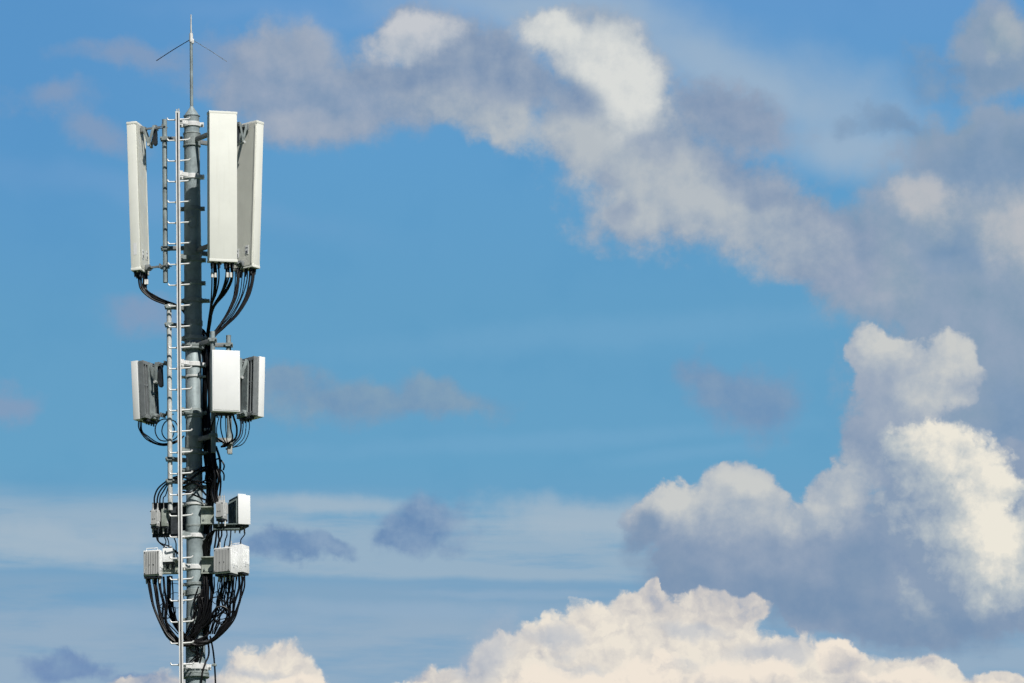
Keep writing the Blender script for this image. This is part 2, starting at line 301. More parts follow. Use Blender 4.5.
# ------------------------------------------------------------------ mesh helpers
class MB:
    def __init__(s): s.bm = bmesh.new()
    def box(s, c, size, rot=None, bevel=0.0, taper=None):
        """box centred at c; rot is a 3x3 matrix"""
        r = rot or Matrix.Identity(3); c = Vector(c); h = Vector(size) / 2
        vs_ = []
        for z in (-1, 1):
            for y in (-1, 1):
                for x in (-1, 1):
                    tx = 1.0
                    if taper and z > 0: tx = taper
                    vs_.append(s.bm.verts.new(c + r @ Vector((x * h.x * tx, y * h.y, z * h.z))))
        fs = [s.bm.faces.new([vs_[i] for i in q]) for q in ((0, 2, 3, 1), (4, 5, 7, 6), (0, 1, 5, 4), (2, 6, 7, 3), (0, 4, 6, 2), (1, 3, 7, 5))]
        if bevel:
            es = {e for f in fs for e in f.edges}
            bmesh.ops.bevel(s.bm, geom=list(es), offset=bevel, segments=2, affect='EDGES', profile=0.6)
        return s
    def cyl(s, a, b, r0, r1=None, n=16, caps=True):
        a, b = Vector(a), Vector(b); r1 = r0 if r1 is None else r1
        d = (b - a).normalized(); u = d.orthogonal().normalized(); w = d.cross(u)
        ra = [s.bm.verts.new(a + (u * math.cos(t) + w * math.sin(t)) * r0) for t in [2 * math.pi * k / n for k in range(n)]]
        rb = [s.bm.verts.new(b + (u * math.cos(t) + w * math.sin(t)) * r1) for t in [2 * math.pi * k / n for k in range(n)]]
        for k in range(n):
            f = s.bm.faces.new((ra[k], ra[(k + 1) % n], rb[(k + 1) % n], rb[k])); f.smooth = True
        if caps: s.bm.faces.new(ra[::-1]); s.bm.faces.new(rb)
        return s
    def lathe(s, prof, n=40, c=(0, 0, 0), caps=True):
        """profile of (radius, z) turned round the vertical through c"""
        c = Vector(c); rings = []
        for r, z in prof:
            rings.append([s.bm.verts.new(c + Vector((r * math.cos(2 * math.pi * k / n), r * math.sin(2 * math.pi * k / n), z))) for k in range(n)])
        for i in range(len(rings) - 1):
            sharp = abs(prof[i][1] - prof[i + 1][1]) < 0.3 * abs(prof[i][0] - prof[i + 1][0])
            for k in range(n):
                f = s.bm.faces.new((rings[i][k], rings[i][(k + 1) % n], rings[i + 1][(k + 1) % n], rings[i + 1][k])); f.smooth = not sharp
        if caps: s.bm.faces.new(rings[0][::-1]); s.bm.faces.new(rings[-1])
        return s
    def tube(s, pts, r, n=8, smooth=True, seg=6, jitter=0.0):
        """round tube along a Catmull-Rom curve through pts; r may be a list, one radius per point"""
        p = [Vector(q) for q in pts]; rs = r if isinstance(r, (list, tuple)) else [r] * len(p)
        cv, rr = [], []
        if smooth and len(p) > 2:
            e = [p[0] * 2 - p[1]] + p + [p[-1] * 2 - p[-2]]
            for i in range(len(p) - 1):
                for k in range(seg):
                    t = k / seg; a, b, c, d = e[i:i + 4]
                    cv.append(0.5 * ((2 * b) + (c - a) * t + (2 * a - 5 * b + 4 * c - d) * t * t + (3 * b - a - 3 * c + d) * t ** 3))
                    rr.append(rs[i] * (1 - t) + rs[i + 1] * t)
            cv.append(p[-1]); rr.append(rs[-1])
        else: cv, rr = p, list(rs)
        up = None; rings = []
        for i, q in enumerate(cv):
            d = (cv[min(i + 1, len(cv) - 1)] - cv[max(i - 1, 0)])
            d = d.normalized() if d.length > 1e-9 else Vector((0, 0, 1))
            up = d.orthogonal().normalized() if up is None else (up - d * up.dot(d)).normalized()
            w = d.cross(up)
            rings.append([s.bm.verts.new(q + (up * math.cos(2 * math.pi * k / n) + w * math.sin(2 * math.pi * k / n)) * rr[i]) for k in range(n)])
        for i in range(len(rings) - 1):
            for k in range(n):
                f = s.bm.faces.new((rings[i][k], rings[i][(k + 1) % n], rings[i + 1][(k + 1) % n], rings[i + 1][k])); f.smooth = True
        s.bm.faces.new(rings[0][::-1]); s.bm.faces.new(rings[-1])
        return s
    def prism(s, outline, t, rot=None, c=(0, 0, 0)):
        """flat plate: outline in the x-z plane, thickness t along y"""
        r = rot or Matrix.Identity(3); c = Vector(c)
        A = [s.bm.verts.new(c + r @ Vector((x, -t / 2, z))) for x, z in outline]
        B = [s.bm.verts.new(c + r @ Vector((x, t / 2, z))) for x, z in outline]
        n = len(outline); s.bm.faces.new(A); s.bm.faces.new(B[::-1])
        for k in range(n): s.bm.faces.new((A[k], B[k], B[(k + 1) % n], A[(k + 1) % n]))
        return s
    def build(s, name, mat, parent=None, loc=None, label=None):
        bmesh.ops.recalc_face_normals(s.bm, faces=s.bm.faces)
        me = bpy.data.meshes.new(name); s.bm.to_mesh(me); s.bm.free(); me.materials.append(mat)
        me.set_sharp_from_angle(angle=math.radians(38))
        o = bpy.data.objects.new(name, me); COL.objects.link(o)
        if parent is not None: o.parent = parent
        if loc is not None: o.location = loc
        if label: o['label'] = label
        return o

def thing(name, label, cat, loc=(0, 0, 0), rot=(0, 0, 0), group=None):
    o = bpy.data.objects.new(name, None); COL.objects.link(o); o.empty_display_size = 0.2
    o.location = loc; o.rotation_euler = rot; o['label'] = label; o['category'] = cat
    if group: o['group'] = group
    return o
def tag(o, label, cat, group=None):
    o['label'] = label; o['category'] = cat
    if group: o['group'] = group
    return o
def copy_tree(o, parent=None):
    c = o.copy(); COL.objects.link(c)
    if parent is not None: c.parent = parent
    for ch in [x for x in bpy.data.objects if x.parent == o]: copy_tree(ch, c)
    return c
RZ = lambda a: Matrix.Rotation(a, 3, 'Z')
RX = lambda a: Matrix.Rotation(a, 3, 'X')
RY = lambda a: Matrix.Rotation(a, 3, 'Y')
def Z(py, Y=0.0, px=193.0): return at(px, py, Y).z
def X(px, py, Y=0.0): return at(px, py, Y).x
def axis_px(py):
    """picture column of the mast's vertical axis, for reference"""
    return 193.0
PXM = (at(194, 300).x - at(193, 300).x)                 # metres per picture point at the tower

rnd = random.Random(7)
# ------------------------------------------------------------------ ground
b = MB(); b.box((0, 0, -0.25), (16000, 16000, 0.5)); gr = b.build('ground', M['grass']); gr['kind'] = 'structure'
b = MB(); b.box((0, 0, 0.15), (3.2, 3.2, 0.5), bevel=0.03)
tag(b.build('concrete_base', M['concrete']), 'square concrete base carrying the steel mast on the meadow', 'base')

# ------------------------------------------------------------------ mast
z = lambda py: Z(py)
def mr(py):
    """mast radius at a picture row"""
    pts = [(113, .100), (180, .106), (250, .114), (345, .118), (352, .108), (500, .107), (600, .112), (640, .128), (683, .135)]
    for (a, ra), (c, rc) in zip(pts, pts[1:]):
        if py <= c: return ra + (rc - ra) * max(0, (py - a)) / (c - a)
    return .135
mast = thing('steel_mast', 'tall galvanised round steel mast carrying the antennas', 'mast')
b = MB()
prof = [(0.30, 0.4), (0.29, 1.0), (0.20, 10.0), (mr(683) + .01, z(760)), (mr(675), z(690)), (mr(675), z(674))]
b.lathe(prof); b.build('base_section', M['mast'], mast)
b = MB(); b.lathe([(mr(670) - .004, z(673)), (mr(640), z(640)), (mr(600), z(600)), (mr(545), z(536))]); b.build('lower_section', M['mast'], mast)
b = MB(); b.lathe([(mr(540) + .004, z(536)), (mr(520) + .008, z(534)), (mr(500) + .006, z(502)), (mr(490), z(500)), (mr(470), z(470)), (mr(450), z(352)), (0.09, z(349.6))])
b.build('middle_section', M['mast'], mast)
b = MB(); b.lathe([(mr(345), z(349.4)), (mr(330), z(326)), (mr(320), z(322)), (mr(260), z(260)), (mr(180), z(180)), (mr(120), z(117)), (mr(120) + .008, z(116.6)), (mr(120) + .008, z(115.8)), (0.10, z(115.6)), (0.075, z(112.8)), (0.028, z(107.6)), (0.024, z(106.8))])
b.build('upper_section', M['mast'], mast)
def ring(py0, py1, extra, mat, name='collar', lugs=True, bolts=0):
    r = max(mr(py0), mr(py1)) + extra; a, c = z(py1), z(py0)
    b = MB(); b.lathe([(r - .004, a - .001), (r, a + .004), (r, c - .004), (r - .004, c + .001), (r - 0.016, c + .0012)], caps=True)
    if lugs:
        for sx in (-1, 1):
            b.box((sx * (r + .020), -.018, (a + c) / 2), (.045, .014, (c - a) * .92)); b.box((sx * (r + .020), .018, (a + c) / 2), (.045, .014, (c - a) * .92))
            b.cyl((sx * (r + .026), -.06, (a + c) / 2), (sx * (r + .026), .055, (a + c) / 2), .009, n=8)
            b.cyl((sx * (r + .026), -.042, (a + c) / 2), (sx * (r + .026), -.028, (a + c) / 2), .016, n=6)
    for k in range(bolts):
        t = 2 * math.pi * (k + .5) / bolts
        b.cyl((math.cos(t) * (r - .018), math.sin(t) * (r - .018), a - .030), (math.cos(t) * (r - .018), math.sin(t) * (r - .018), c + .022), .011, n=6)
    return b.build(name, mat, mast)
ring(122.8, 127.2, .014, M['bright']); ring(175, 179.6, .012, M['bright'])
ring(134.5, 146, .010, M['zinc'], 'arm_sleeve', False); ring(133.2, 134.6, .016, M['zinc'], 'flange', False); ring(145.6, 146.9, .016, M['zinc'], 'flange', False)
ring(207, 211, .010, M['zinc']); ring(246, 256.5, .008, M['zinc'], 'arm_sleeve', False)
ring(258.5, 262.5, .016, M['zinc']); ring(281.5, 285.5, .008, M['zinc']); ring(299, 303, .018, M['zinc'])
ring(321, 326, .008, M['zinc'], 'arm_sleeve', False); ring(336.5, 340.5, .022, M['zinc'])
ring(345.0, 347.6, .040, M['zinc'], 'flange', False, 12); ring(347.9, 350.2, .040, M['zinc'], 'flange', False)
ring(363, 367.4, .018, M['bright']); ring(376, 378.2, .012, M['pipe'], 'collar', True)
ring(409.5, 418, .012, M['zinc'], 'arm_sleeve', False); ring(411.5, 415.5, .022, M['zinc'])
ring(437, 449, .012, M['zinc'], 'arm_sleeve', False); ring(451.8, 455, .020, M['zinc']); ring(468, 472, .016, M['zinc'])
ring(485.5, 489.5, .016, M['zinc']); ring(503.5, 506, .020, M['pipe']); ring(525.4, 527.6, .012, M['zinc'], 'flange', False)
ring(534.5, 538.5, .018, M['bright']); ring(565.5, 570.3, .014, M['bright']); ring(583, 586, .014, M['zinc'])
ring(664.6, 670.6, .026, M['bright']); ring(672.8, 675.0, .042, M['zinc'], 'flange', False, 14); ring(675.4, 678.0, .042, M['zinc'], 'flange', False)
ring(590, 596, .012, M['zinc']); ring(618, 622, .012, M['zinc'])
# hand hole with a raised oval rim, and small plates
b = MB(); c = at(193, 222, -.118); c.x = 0.0
b.tube([(c.x + .055 * math.cos(t), -math.sqrt(max(.0, mr(222) ** 2 - (.055 * math.cos(t)) ** 2)) - .002, c.z + .075 * math.sin(t)) for t in [k * math.pi / 8 for k in range(17)]], .007, smooth=False)
b.build('hand_hole_rim', M['zinc'], mast)

# ------------------------------------------------------------------ lightning rod
rod = thing('lightning_rod', 'thin pale lightning rod with two drooping wires on the mast top', 'lightning rod', (0, 0, z(107)))
zz = lambda py: z(py) - z(107)
xr = lambda py: X(191.6 - (107 - py) * .004, py)
b = MB(); b.cyl((0, 0, -.02), (0, 0, zz(42)), .0225, .020, 14); b.build('pole', M['mast'], rod)
b = MB(); b.cyl((0, 0, zz(42)), (0, 0, zz(33.5)), .026, .024, 14); b.box((.022, -.01, zz(41.5)), (.03, .03, .06), bevel=.004); b.build('clamp', M['bright'], rod)
b = MB(); b.cyl((0, 0, zz(34)), (0, 0, zz(14.5)), .0125, .007, 10); b.build('spike', M['pipe'], rod)
for dx, dyy, dz, r in ((-.455, -.12, -.32, .0055), (.46, .22, -.26, .0033), (-.02, .40, -.30, .0033)):
    b = MB(); b.tube([(0, 0, zz(39.0)), (dx * .5, dyy * .5, zz(39.0) + dz * .5 + .006), (dx, dyy, zz(39.0) + dz)], r, 6); b.build('spoke', M['chassis'] if dx > 0 else M['thin'], rod)

# ------------------------------------------------------------------ climbing ladder: one slotted rail with pegs both sides
LX, LY = X(178.6, 250, -.26), -.26
lad = thing('climbing_ladder', 'single rail climbing ladder with pegs on both sides, fixed to the front of the mast', 'ladder', (LX, LY, 0))
b = MB()
zt = Z(112.5, LY)
for cx_, w in ((-.0190, .016), (.0170, .020)):
    b.box((cx_, -.016, zt / 2 + .2), (w, .044, zt - .4))
b.box((0, .010, zt / 2 + .2), (.052, .015, zt - .4)); b.build('rail', M['bright'], lad)
b = MB(); b.box((-.0015, -.004, zt / 2 + .2), (.0168, .0128, zt - .42)); b.build('slot_shade', M['dark'], lad)  # dark strip that paints in the shade inside the rail slot
b = MB(); b.box((0, -.002, zt + .006), (.062, .040, .022)); b.cyl((-.013, 0, zt), (-.013, 0, zt + .05), .009, n=8); b.cyl((.013, 0, zt), (.013, 0, zt + .055), .009, n=8); b.build('end_stop', M['pipe'], lad)
za, zb = Z(119.6, LY), Z(664.6, LY); step = (za - zb) / 26
rb = MB()
rb.tube([(-.139, 0, .030), (-.134, 0, .012), (-.120, 0, .001), (-.09, 0, 0), (-.028, 0, 0)], .0095, 8)
rb.tube([(.028, 0, .004), (.10, 0, .008), (.135, 0, .010), (.152, 0, .019), (.160, 0, .036)], .0105, 8)
rb.cyl((-.040, 0, 0), (-.027, 0, 0), .016, n=6)
peg = rb.build('peg', M['bright'], lad); peg.location = (0, 0, za)
for k in range(1, 31):
    c = peg.copy(); COL.objects.link(c); c.parent = lad; c.location = (0, 0, za - k * step)
for py in (125, 177, 260, 365, 413, 453, 536, 568, 668):
    b = MB(); yy = -mr(py) - .006
    b.box((.055 + .01, (yy - LY) / 2 + .004, 0), (.13, .018, .05), RZ(.5)); b.box((.03, .022, 0), (.06, .014, .06))
    o = b.build('standoff', M['bright'] if py in (125, 177, 365, 568, 668) else M['zinc'], lad, (0, 0, z(py)))

# ------------------------------------------------------------------ mounts: a stand pipe carried by arms off the mast
PIP = {'left': (X(165, 200), 0.0), 'front': (X(213.4, 260, -.42), -.42), 'right': (X(229.4, 340, .33), .33)}
def clampblock(b, x, y, zc, w=.11, h=.045):
    b.box((x, y - .046, zc), (w, .016, h)); b.box((x, y + .046, zc), (w, .016, h))
    for sx in (-1, 1):
        b.cyl((x + sx * w * .42, y - .085, zc), (x + sx * w * .42, y + .080, zc), .007, n=6)
        b.cyl((x + sx * w * .42, y - .068, zc), (x + sx * w * .42, y - .052, zc), .013, n=6)
def mount(key, label, x, y, pz0, pz1, arms, mat, xb=None):
    t = thing('antenna_mount', label, 'mounting frame', (x, y, pz0), group='pipe mounts bracketed off the mast')
    b = MB(); b.cyl((0, 0, 0), (0, 0, pz1 - pz0), .0325, n=20); b.build('stand_pipe', mat, t)
    d = Vector((x, y, 0)); L = d.length; u = d / L
    for za_ in arms:
        b = MB(); s0, s1 = mr(300) + .004, L - .03
        ang = math.atan2(u.y, u.x); mid = u * ((s0 + s1) / 2) - d
        b.box((mid.x, mid.y, za_ - pz0), (s1 - s0, .045, .055), RZ(ang), bevel=.004); b.build('arm', M['chassis'], t)
        b = MB(); clampblock(b, 0, 0, za_ - pz0); b.build('pipe_clamp', M['zinc'], t)
    return t
x, y = PIP['left']
mount('l', 'grey stand pipe left of the ladder, behind the tall left panel antenna', x, y, z(282), z(119), (z(138.5), z(248)), M['mast'])
x2, y2 = PIP['front']
mount('f', 'stand pipe behind the tall front panel antenna', x2, y2, Z(268, y2), Z(118, y2), (z(141), z(252)), M['mast'])
x3, y3 = PIP['right']
mount('r', 'stand pipe in front of the grey back of the tall right panel antenna', x3, y3, Z(268, y3), Z(125, y3), (z(141), z(252)), M['mast'])
yl = -.16; xl = X(169.6, 400, yl)
mount('l2', 'long white stand pipe left of the ladder, running down past the short left antenna', xl, yl, z(512), z(306.5), (z(309), z(327), z(461), z(483)), M['pipe'])
xf, yf = X(213.4, 440, -.34), -.34
mount('f2', 'stand pipe behind the short front antenna, its foot showing below', xf, yf, Z(453, yf), Z(332, yf), (z(346), z(441)), M['mast'])
xq, yq = X(229.4, 440, .05), .05
mount('r2', 'stand pipe whose top and foot show between the short front and right antennas', xq, yq, Z(454, yq), Z(336, yq), (z(345), z(440)), M['mast'])

# ------------------------------------------------------------------ tall panel antennas
def tall_panel(label, azim, tilt, cpx, top, bot, Y, gap, w=.372, d=.152):
    """gap: distance from the antenna's back to its stand pipe"""
    zb_, zt_ = Z(bot, Y), Z(top, Y); H = zt_ - zb_
    t = thing('panel_antenna', label, 'antenna', (X(cpx, (top + bot) / 2, Y) + math.sin(azim) * math.sin(tilt) * -H / 2, Y, zb_), (tilt, 0, azim), 'tall panel antennas on the mast top')
    b = MB(); b.box((0, -.012, H / 2), (w, d - .024, H - .03), bevel=.014); b.build('radome', M['radome'], t)
    b = MB(); b.box((0, d / 2 - .018, H / 2), (w - .02, .020, H - .05)); b.build('back_plate', M['panelback'], t)
    for zc in (H - .012, .012):
        b = MB(); b.box((0, -.006, zc), (w + .007, d - .010, .036), bevel=.005); b.build('end_cap', M['radome'], t)
    b = MB()
    for sx in (-1, 1): b.box((sx * (w / 2 - .0125), d / 2 - .006, H / 2), (.015, .010, H - .09))
    b.build('edge_rail', M['panelback'], t)
    for sx, sz in ((-.08, .24), (.10, .22)):
        b = MB(); b.box((sx, d / 2 - .005, sz), (.055, .004, .12)); s_ = b.build('label', M['sticker'], t)
        b = MB(); b.box((sx, d / 2 - .0015, sz - .03), (.035, .002, .035)); b.build('print', M['ink'], s_)
        b = MB(); b.box((sx, d / 2 - .0015, sz + .03), (.038, .002, .010)); b.build('print', M['ink'], s_)
    b = MB(); b.box((w / 2 + .001, -.01, .28), (.003, .045, .16)); b.build('label', M['sticker'], t)
    # tilt bracket at the top: two hinged links
    yb = d / 2 + .002
    b = MB(); b.box((0, yb + .014, H - .075), (.13, .03, .08), bevel=.004); b.box((0, yb + .045, H - .062), (.085, .04, .03)); b.build('bracket_plate', M['chassis'], t)
    hy, hz = yb + min(.105, gap * .42), H - .30
    def link(name, p, q, xo, wd=.036, mat=M['zinc']):
        b = MB(); p, q = Vector(p), Vector(q); dv = q - p; ang = math.atan2(dv.z, dv.y)
        for sx in (-1, 1):
            b.box(((p + q) / 2) + Vector((sx * xo, 0, 0)), (.007, dv.length + wd, wd), RX(ang), bevel=.002)
        b.build(name, mat, t)
    link('tilt_link', (0, yb + .035, H - .06), (0, hy, hz), .048)
    link('tilt_link', (0, hy, hz), (0, yb + gap * .72, H - .06), .058)
    b = MB(); b.cyl((-.075, hy, hz), (.075, hy, hz), .011, n=8); b.cyl((-.084, hy, hz), (-.066, hy, hz), .020, n=6); b.cyl((.066, hy, hz), (.084, hy, hz), .020, n=6); b.build('hinge_bolt', M['pipe'], t)
    b = MB(); g1 = yb + gap * .80
    b.prism([(-.038 + yb + gap * .78, H - .05), (.012 + yb + gap * .78, H - .05), (.012 + yb + gap * .78, H - .28), (-.006 + yb + gap * .78, H - .305), (-.030 + yb + gap * .78, H - .305), (-.040 + yb + gap * .78, H - .28)], .05, RZ(math.pi / 2))
    b.build('swing_plate', M['dark'], t)
    for zc in (H - .065, .055):
        b = MB(); b.box((0, yb + gap * .5, zc), (.03, gap, .022)); b.box((0, yb + gap - .048, zc), (.12, .018, .055)); b.box((0, yb + gap + .046, zc), (.12, .016, .055))
        for sx in (-1, 1): b.cyl((sx * .047, yb + gap - .10, zc), (sx * .047, yb + gap + .09, zc), .007, n=6)
        b.build('pipe_clamp', M['chassis'], t)
    b = MB(); b.box((0, yb + .03, .055), (.10, .06, .07), bevel=.006); b.cyl((-.07, yb + .06, .055), (.07, yb + .06, .055), .014, n=8); b.build('lower_bracket', M['chassis'], t)
    for ix in range(4):
        for iy in (0, 1):
            b = MB(); xx, yy = -w * .36 + ix * w * .24, -.035 + iy * .065
            b.cyl((xx, yy, -.004), (xx, yy, -.045), .017, n=10); b.cyl((xx, yy, -.045), (xx, yy, -.085), .013, n=10)
            b.build('connector', M['dark'], t)
    return t
A0 = math.radians(16)
def face(cx, cy, az_): return (math.sin(az_), -math.cos(az_))
pF = tall_panel('tall white panel antenna facing the camera, nearest of the three at the mast top', A0, math.radians(1.5), 222.2, 114.2, 262.8, -.72, .17)
pL = tall_panel('tall white panel antenna seen edge-on at the far left of the mast top', math.radians(-103), math.radians(1.5), 138.2, 123.8, 271.6, .085, .25)
pR = tall_panel('tall white panel antenna at the right showing its grey back and white edge', math.radians(137), math.radians(2.9), 247.9, 123.5, 270.4, .56, .22)

# ------------------------------------------------------------------ short active antennas
def short_panel(label, azim, tilt, cpx, top, bot, Y, gap, w=.372):
    zb_, zt_ = Z(bot, Y), Z(top, Y); H = zt_ - zb_
    t = thing('short_antenna', label, 'antenna', (X(cpx, (top + bot) / 2, Y), Y, zb_), (tilt, 0, azim), 'short antennas at mid height of the mast')
    b = MB(); b.box((0, -.095, H / 2), (w, .095, H), bevel=.010); b.box((0, -.1435, H / 2), (w - .035, .006, H - .035), bevel=.002); b.build('radome', M['whitepaint'], t)
    b = MB(); b.box((0, -.034, H / 2), (w - .02, .030, H - .02), bevel=.004); b.build('chassis', M['chassis'], t)
    b = MB()
    for k in range(7): b.box((-w * .46 + k * w * .92 / 6, .010, H / 2 - .01), (.015, .058, H - .09))
    for zc in (.035, H - .035): b.box((0, .010, zc), (w - .02, .058, .05), bevel=.003)
    b.box((0, .025, H * .58), (w - .03, .012, .022))
    b.build('heat_sink', M['chassis'], t)
    yb = .045
    b = MB(); b.box((0, yb, H / 2), (.13, .012, H - .12)); b.build('spine', M['zinc'], t)
    hy, hz = yb + min(.10, gap * .5), H - .30
    def link(name, p, q, xo, wd=.045):
        b = MB(); p, q = Vector(p), Vector(q); dv = q - p; ang = math.atan2(dv.z, dv.y)
        for sx in (-1, 1): b.box(((p + q) / 2) + Vector((sx * xo, 0, 0)), (.007, dv.length + wd, wd), RX(ang), bevel=.002)
        b.build(name, M['zinc'], t)
    link('tilt_link', (0, yb + .02, H - .06), (0, hy, hz), .048)
    link('tilt_link', (0, hy, hz), (0, yb + gap * .6, H - .06), .058)
    b = MB(); b.cyl((-.075, hy, hz), (.075, hy, hz), .012, n=8); b.cyl((.064, hy, hz), (.084, hy, hz), .021, n=6); b.cyl((-.084, hy, hz), (-.064, hy, hz), .021, n=6); b.build('hinge_bolt', M['pipe'], t)
    b = MB(); q0 = yb + gap * .74
    b.prism([(q0 - .03, H - .05), (q0 + .025, H - .05), (q0 + .025, H - .34), (q0 + .010, H - .365), (q0 - .015, H - .365), (q0 - .03, H - .34)], .05, RZ(math.pi / 2)); b.build('swing_plate', M['dark'], t)
    for zc in (H - .065, .045):
        b = MB(); b.box((0, yb + gap * .5, zc), (.03, gap, .022)); b.box((0, yb + gap - .048, zc), (.12, .018, .055)); b.box((0, yb + gap + .046, zc), (.12, .016, .055))
        for sx in (-1, 1): b.cyl((sx * .047, yb + gap - .10, zc), (sx * .047, yb + gap + .09, zc), .007, n=6)
        b.build('pipe_clamp', M['chassis'], t)
    b = MB(); b.box((0, yb + .02, .045), (.12, .07, .08), bevel=.006); b.cyl((-.08, yb + .05, .045), (.08, yb + .05, .045), .016, n=8); b.build('lower_bracket', M['zinc'], t)
    b = MB(); b.box((0, 0, -.012), (w * .62, .075, .03), bevel=.004); b.build('connector_block', M['dark'], t)
    for k in range(4):
        b = MB(); b.cyl((-.09 + k * .06, 0, -.02), (-.09 + k * .06, 0, -.062), .011, n=8); b.build('connector', M['dark'], t)
    return t
sF = short_panel('short white box antenna facing the camera at mid height', A0, math.radians(.6), 223.7, 352.9, 414, -.60, .15)
sL = short_panel('short antenna edge-on at the left with a thin white front and dark ribbed back', math.radians(-118), math.radians(2.4), 149.8, 361, 420, .06, .20)
sR = short_panel('short antenna at the right turned away, showing its dark ribbed back and white edge', math.radians(129), math.radians(2.2), 246.6, 358.5, 419, .36, .20)

# ------------------------------------------------------------------ brackets and radio units
def bracket(label, px0, px1, py0, py1, Y, depth=.07, mat=M['channel'], ang=0.0):
    a, c = at(px0, py1, Y), at(px1, py0, Y); w, h = c.x - a.x, c.z - a.z
    t = thing('unit_bracket', label, 'bracket', ((a.x + c.x) / 2, Y, a.z), (0, 0, ang), 'steel channels carrying the radio units')
    b = MB(); b.box((0, 0, h / 2), (w, .012, h)); b.build('web', mat, t)
    for zc in (.008, h - .008):
        b = MB(); b.box((0, -depth / 2, zc), (w, depth, .014)); b.build('flange', mat, t)
    b = MB()
    for k in range(2):
        for j in range(2): b.cyl((-w * .3 + k * w * .6, -.02, h * .3 + j * h * .4), (-w * .3 + k * w * .6, .006, h * .3 + j * h * .4), .012, n=6)
    b.build('bolt', M['zinc'], t)
    return t
bracket('pale steel channel right of the mast holding the upper right radio units', 201, 214, 507, 525, -.10)
bracket('mossy steel channel right of the mast holding the lower right radio units', 201.5, 216, 557, 574.5, -.10)
bracket('short greenish channel beside the ladder holding the lower left radio units', 161, 181, 560, 574.5, -.02)
bracket('steel plate with shade in its dark colour, behind the small upper left radio unit', 152.5, 186, 502.5, 537.5, .10, .03, M['dark'])  # the dark colour carries the shade lying on this plate
bracket('dark horizontal carrier under the upper right radio units', 213, 240, 524.5, 531, -.10, .10, M['fins'])

def radio(label, azim, cpx, top, bot, Y, w, d, front='grille', body=M['lightbox'], side=M['whitepaint'], ncon=4, handle=False, topcon=0, conlen=.05, name='radio_unit'):
    zb_, zt_ = Z(bot, Y), Z(top, Y); H = zt_ - zb_
    t = thing(name, label, 'radio unit', (X(cpx, (top + bot) / 2, Y), Y, zb_), (0, 0, azim), 'remote radio units below the antennas')
    b = MB(); b.box((0, 0, H / 2), (w - .008, d - .02, H), bevel=.008); b.build('casing', side, t)
    if front == 'grille':
        b = MB(); b.box((0, -d / 2 + .004, H / 2), (w - .03, .010, H - .035)); b.build('grille_plate', M['chassis'], t); b = MB()
        n = max(5, int((w - .04) / .020))
        for k in range(n): b.box((-w / 2 + .022 + k * (w - .044) / (n - 1), -d / 2 - .006, H / 2), (.0125, .016, H - .045))
        b.build('grille', body, t)
        for sx in (-1, 1):
            for fx, fz in ((.12, .42), (.38, .10), (.38, .90)):
                b = MB(); b.cyl((sx * w * fx, -d / 2 - .016, H * fz), (sx * w * fx, -d / 2 - .008, H * fz), .0075, n=8); b.build('screw', M['dark'], t)
    elif front == 'plain':
        b = MB(); b.box((0, -d / 2 + .004, H / 2), (w, .016, H + .004), bevel=.006); b.build('cover', side, t)
    elif front == 'finned':
        b = MB(); b.box((0, -d / 2 + .004, H / 2), (w, .016, H + .004), bevel=.006); b.build('cover', side, t)
        b = MB()
        n = int((d - .05) / .024)
        for k in range(n): b.box((-w / 2 - .006, -d / 2 + .040 + k * (d - .06) / (n - 1), H / 2 - .01), (.020, .007, H - .06))
        b.box((-w / 2 + .002, .01, H / 2), (.004, d - .04, H - .01)); b.build('fins', M['fins'], t)
    b = MB(); b.box((w / 2 - .002, -d * .12, H * .30), (.004, .045, .06)); b.build('label', M['sticker'], t)
    b = MB()
    for q in range(5): b.box((w / 2 - .001, d * (-.34 + .17 * q), H * .60), (.010, .008, H * .55))
    b.build('side_ribs', side, t)
    if handle:
        b = MB(); b.tube([(-w * .32, -d * .25, H - .002), (-w * .32, -d * .25, H + .028), (w * .32, -d * .25, H + .028), (w * .32, -d * .25, H - .002)], .006, smooth=False); b.build('handle', side, t)
    b = MB(); b.box((0, 0, -.012), (w * .9, d * .8, .026)); b.build('base_tray', M['dark'], t)
    for k in range(ncon):
        b = MB(); xx = -w * .38 + k * w * .76 / max(1, ncon - 1)
        b.cyl((xx, 0, -.02), (xx, 0, -.02 - conlen), .012, n=8); b.cyl((xx, 0, -.02 - conlen), (xx, 0, -.04 - conlen), .009, n=8); b.build('connector', M['dark'] if k % 2 else M['tape'], t)
    for k in range(topcon):
        b = MB(); xx = -w * .32 + k * w * .64 / max(1, topcon - 1)
        b.cyl((xx, 0, H), (xx, 0, H + .03), .012, n=8); b.cyl((xx, 0, H + .03), (xx, 0, H + .09), .007, n=8); b.build('cable_gland', M['lightbox'], t)
    return t
R_ = math.radians
radio('small light grey unit on the dark carrier beside the large white one', R_(-22), 221.8, 503, 520, -.22, .118, .15, side=M['lightbox'], topcon=4, ncon=3)
radio('large white cased unit with dark finned flank, upper right', R_(22), 239.6, 498.6, 527.4, -.02, .168, .37, 'finned', handle=True, ncon=3)
radio('wide unit with a grey grille, lower right beside the mossy channel', R_(-26), 225.9, 549, 575, -.26, .262, .20, handle=False, ncon=6, topcon=2)
radio('plain white unit at the lower right, behind the wide grille unit', R_(-26), 237.6, 547, 574.5, -.04, .262, .20, 'plain', handle=True, ncon=6)
radio('grey grille unit with white flank at the lower left, outermost', R_(-14), 153.0, 550, 576, -.10, .235, .13, ncon=5, handle=True)
radio('white unit behind cables at the lower left, between the grille unit and the ladder', R_(-8), 169.0, 548.5, 562, -.06, .145, .12, 'plain', ncon=4, handle=True)
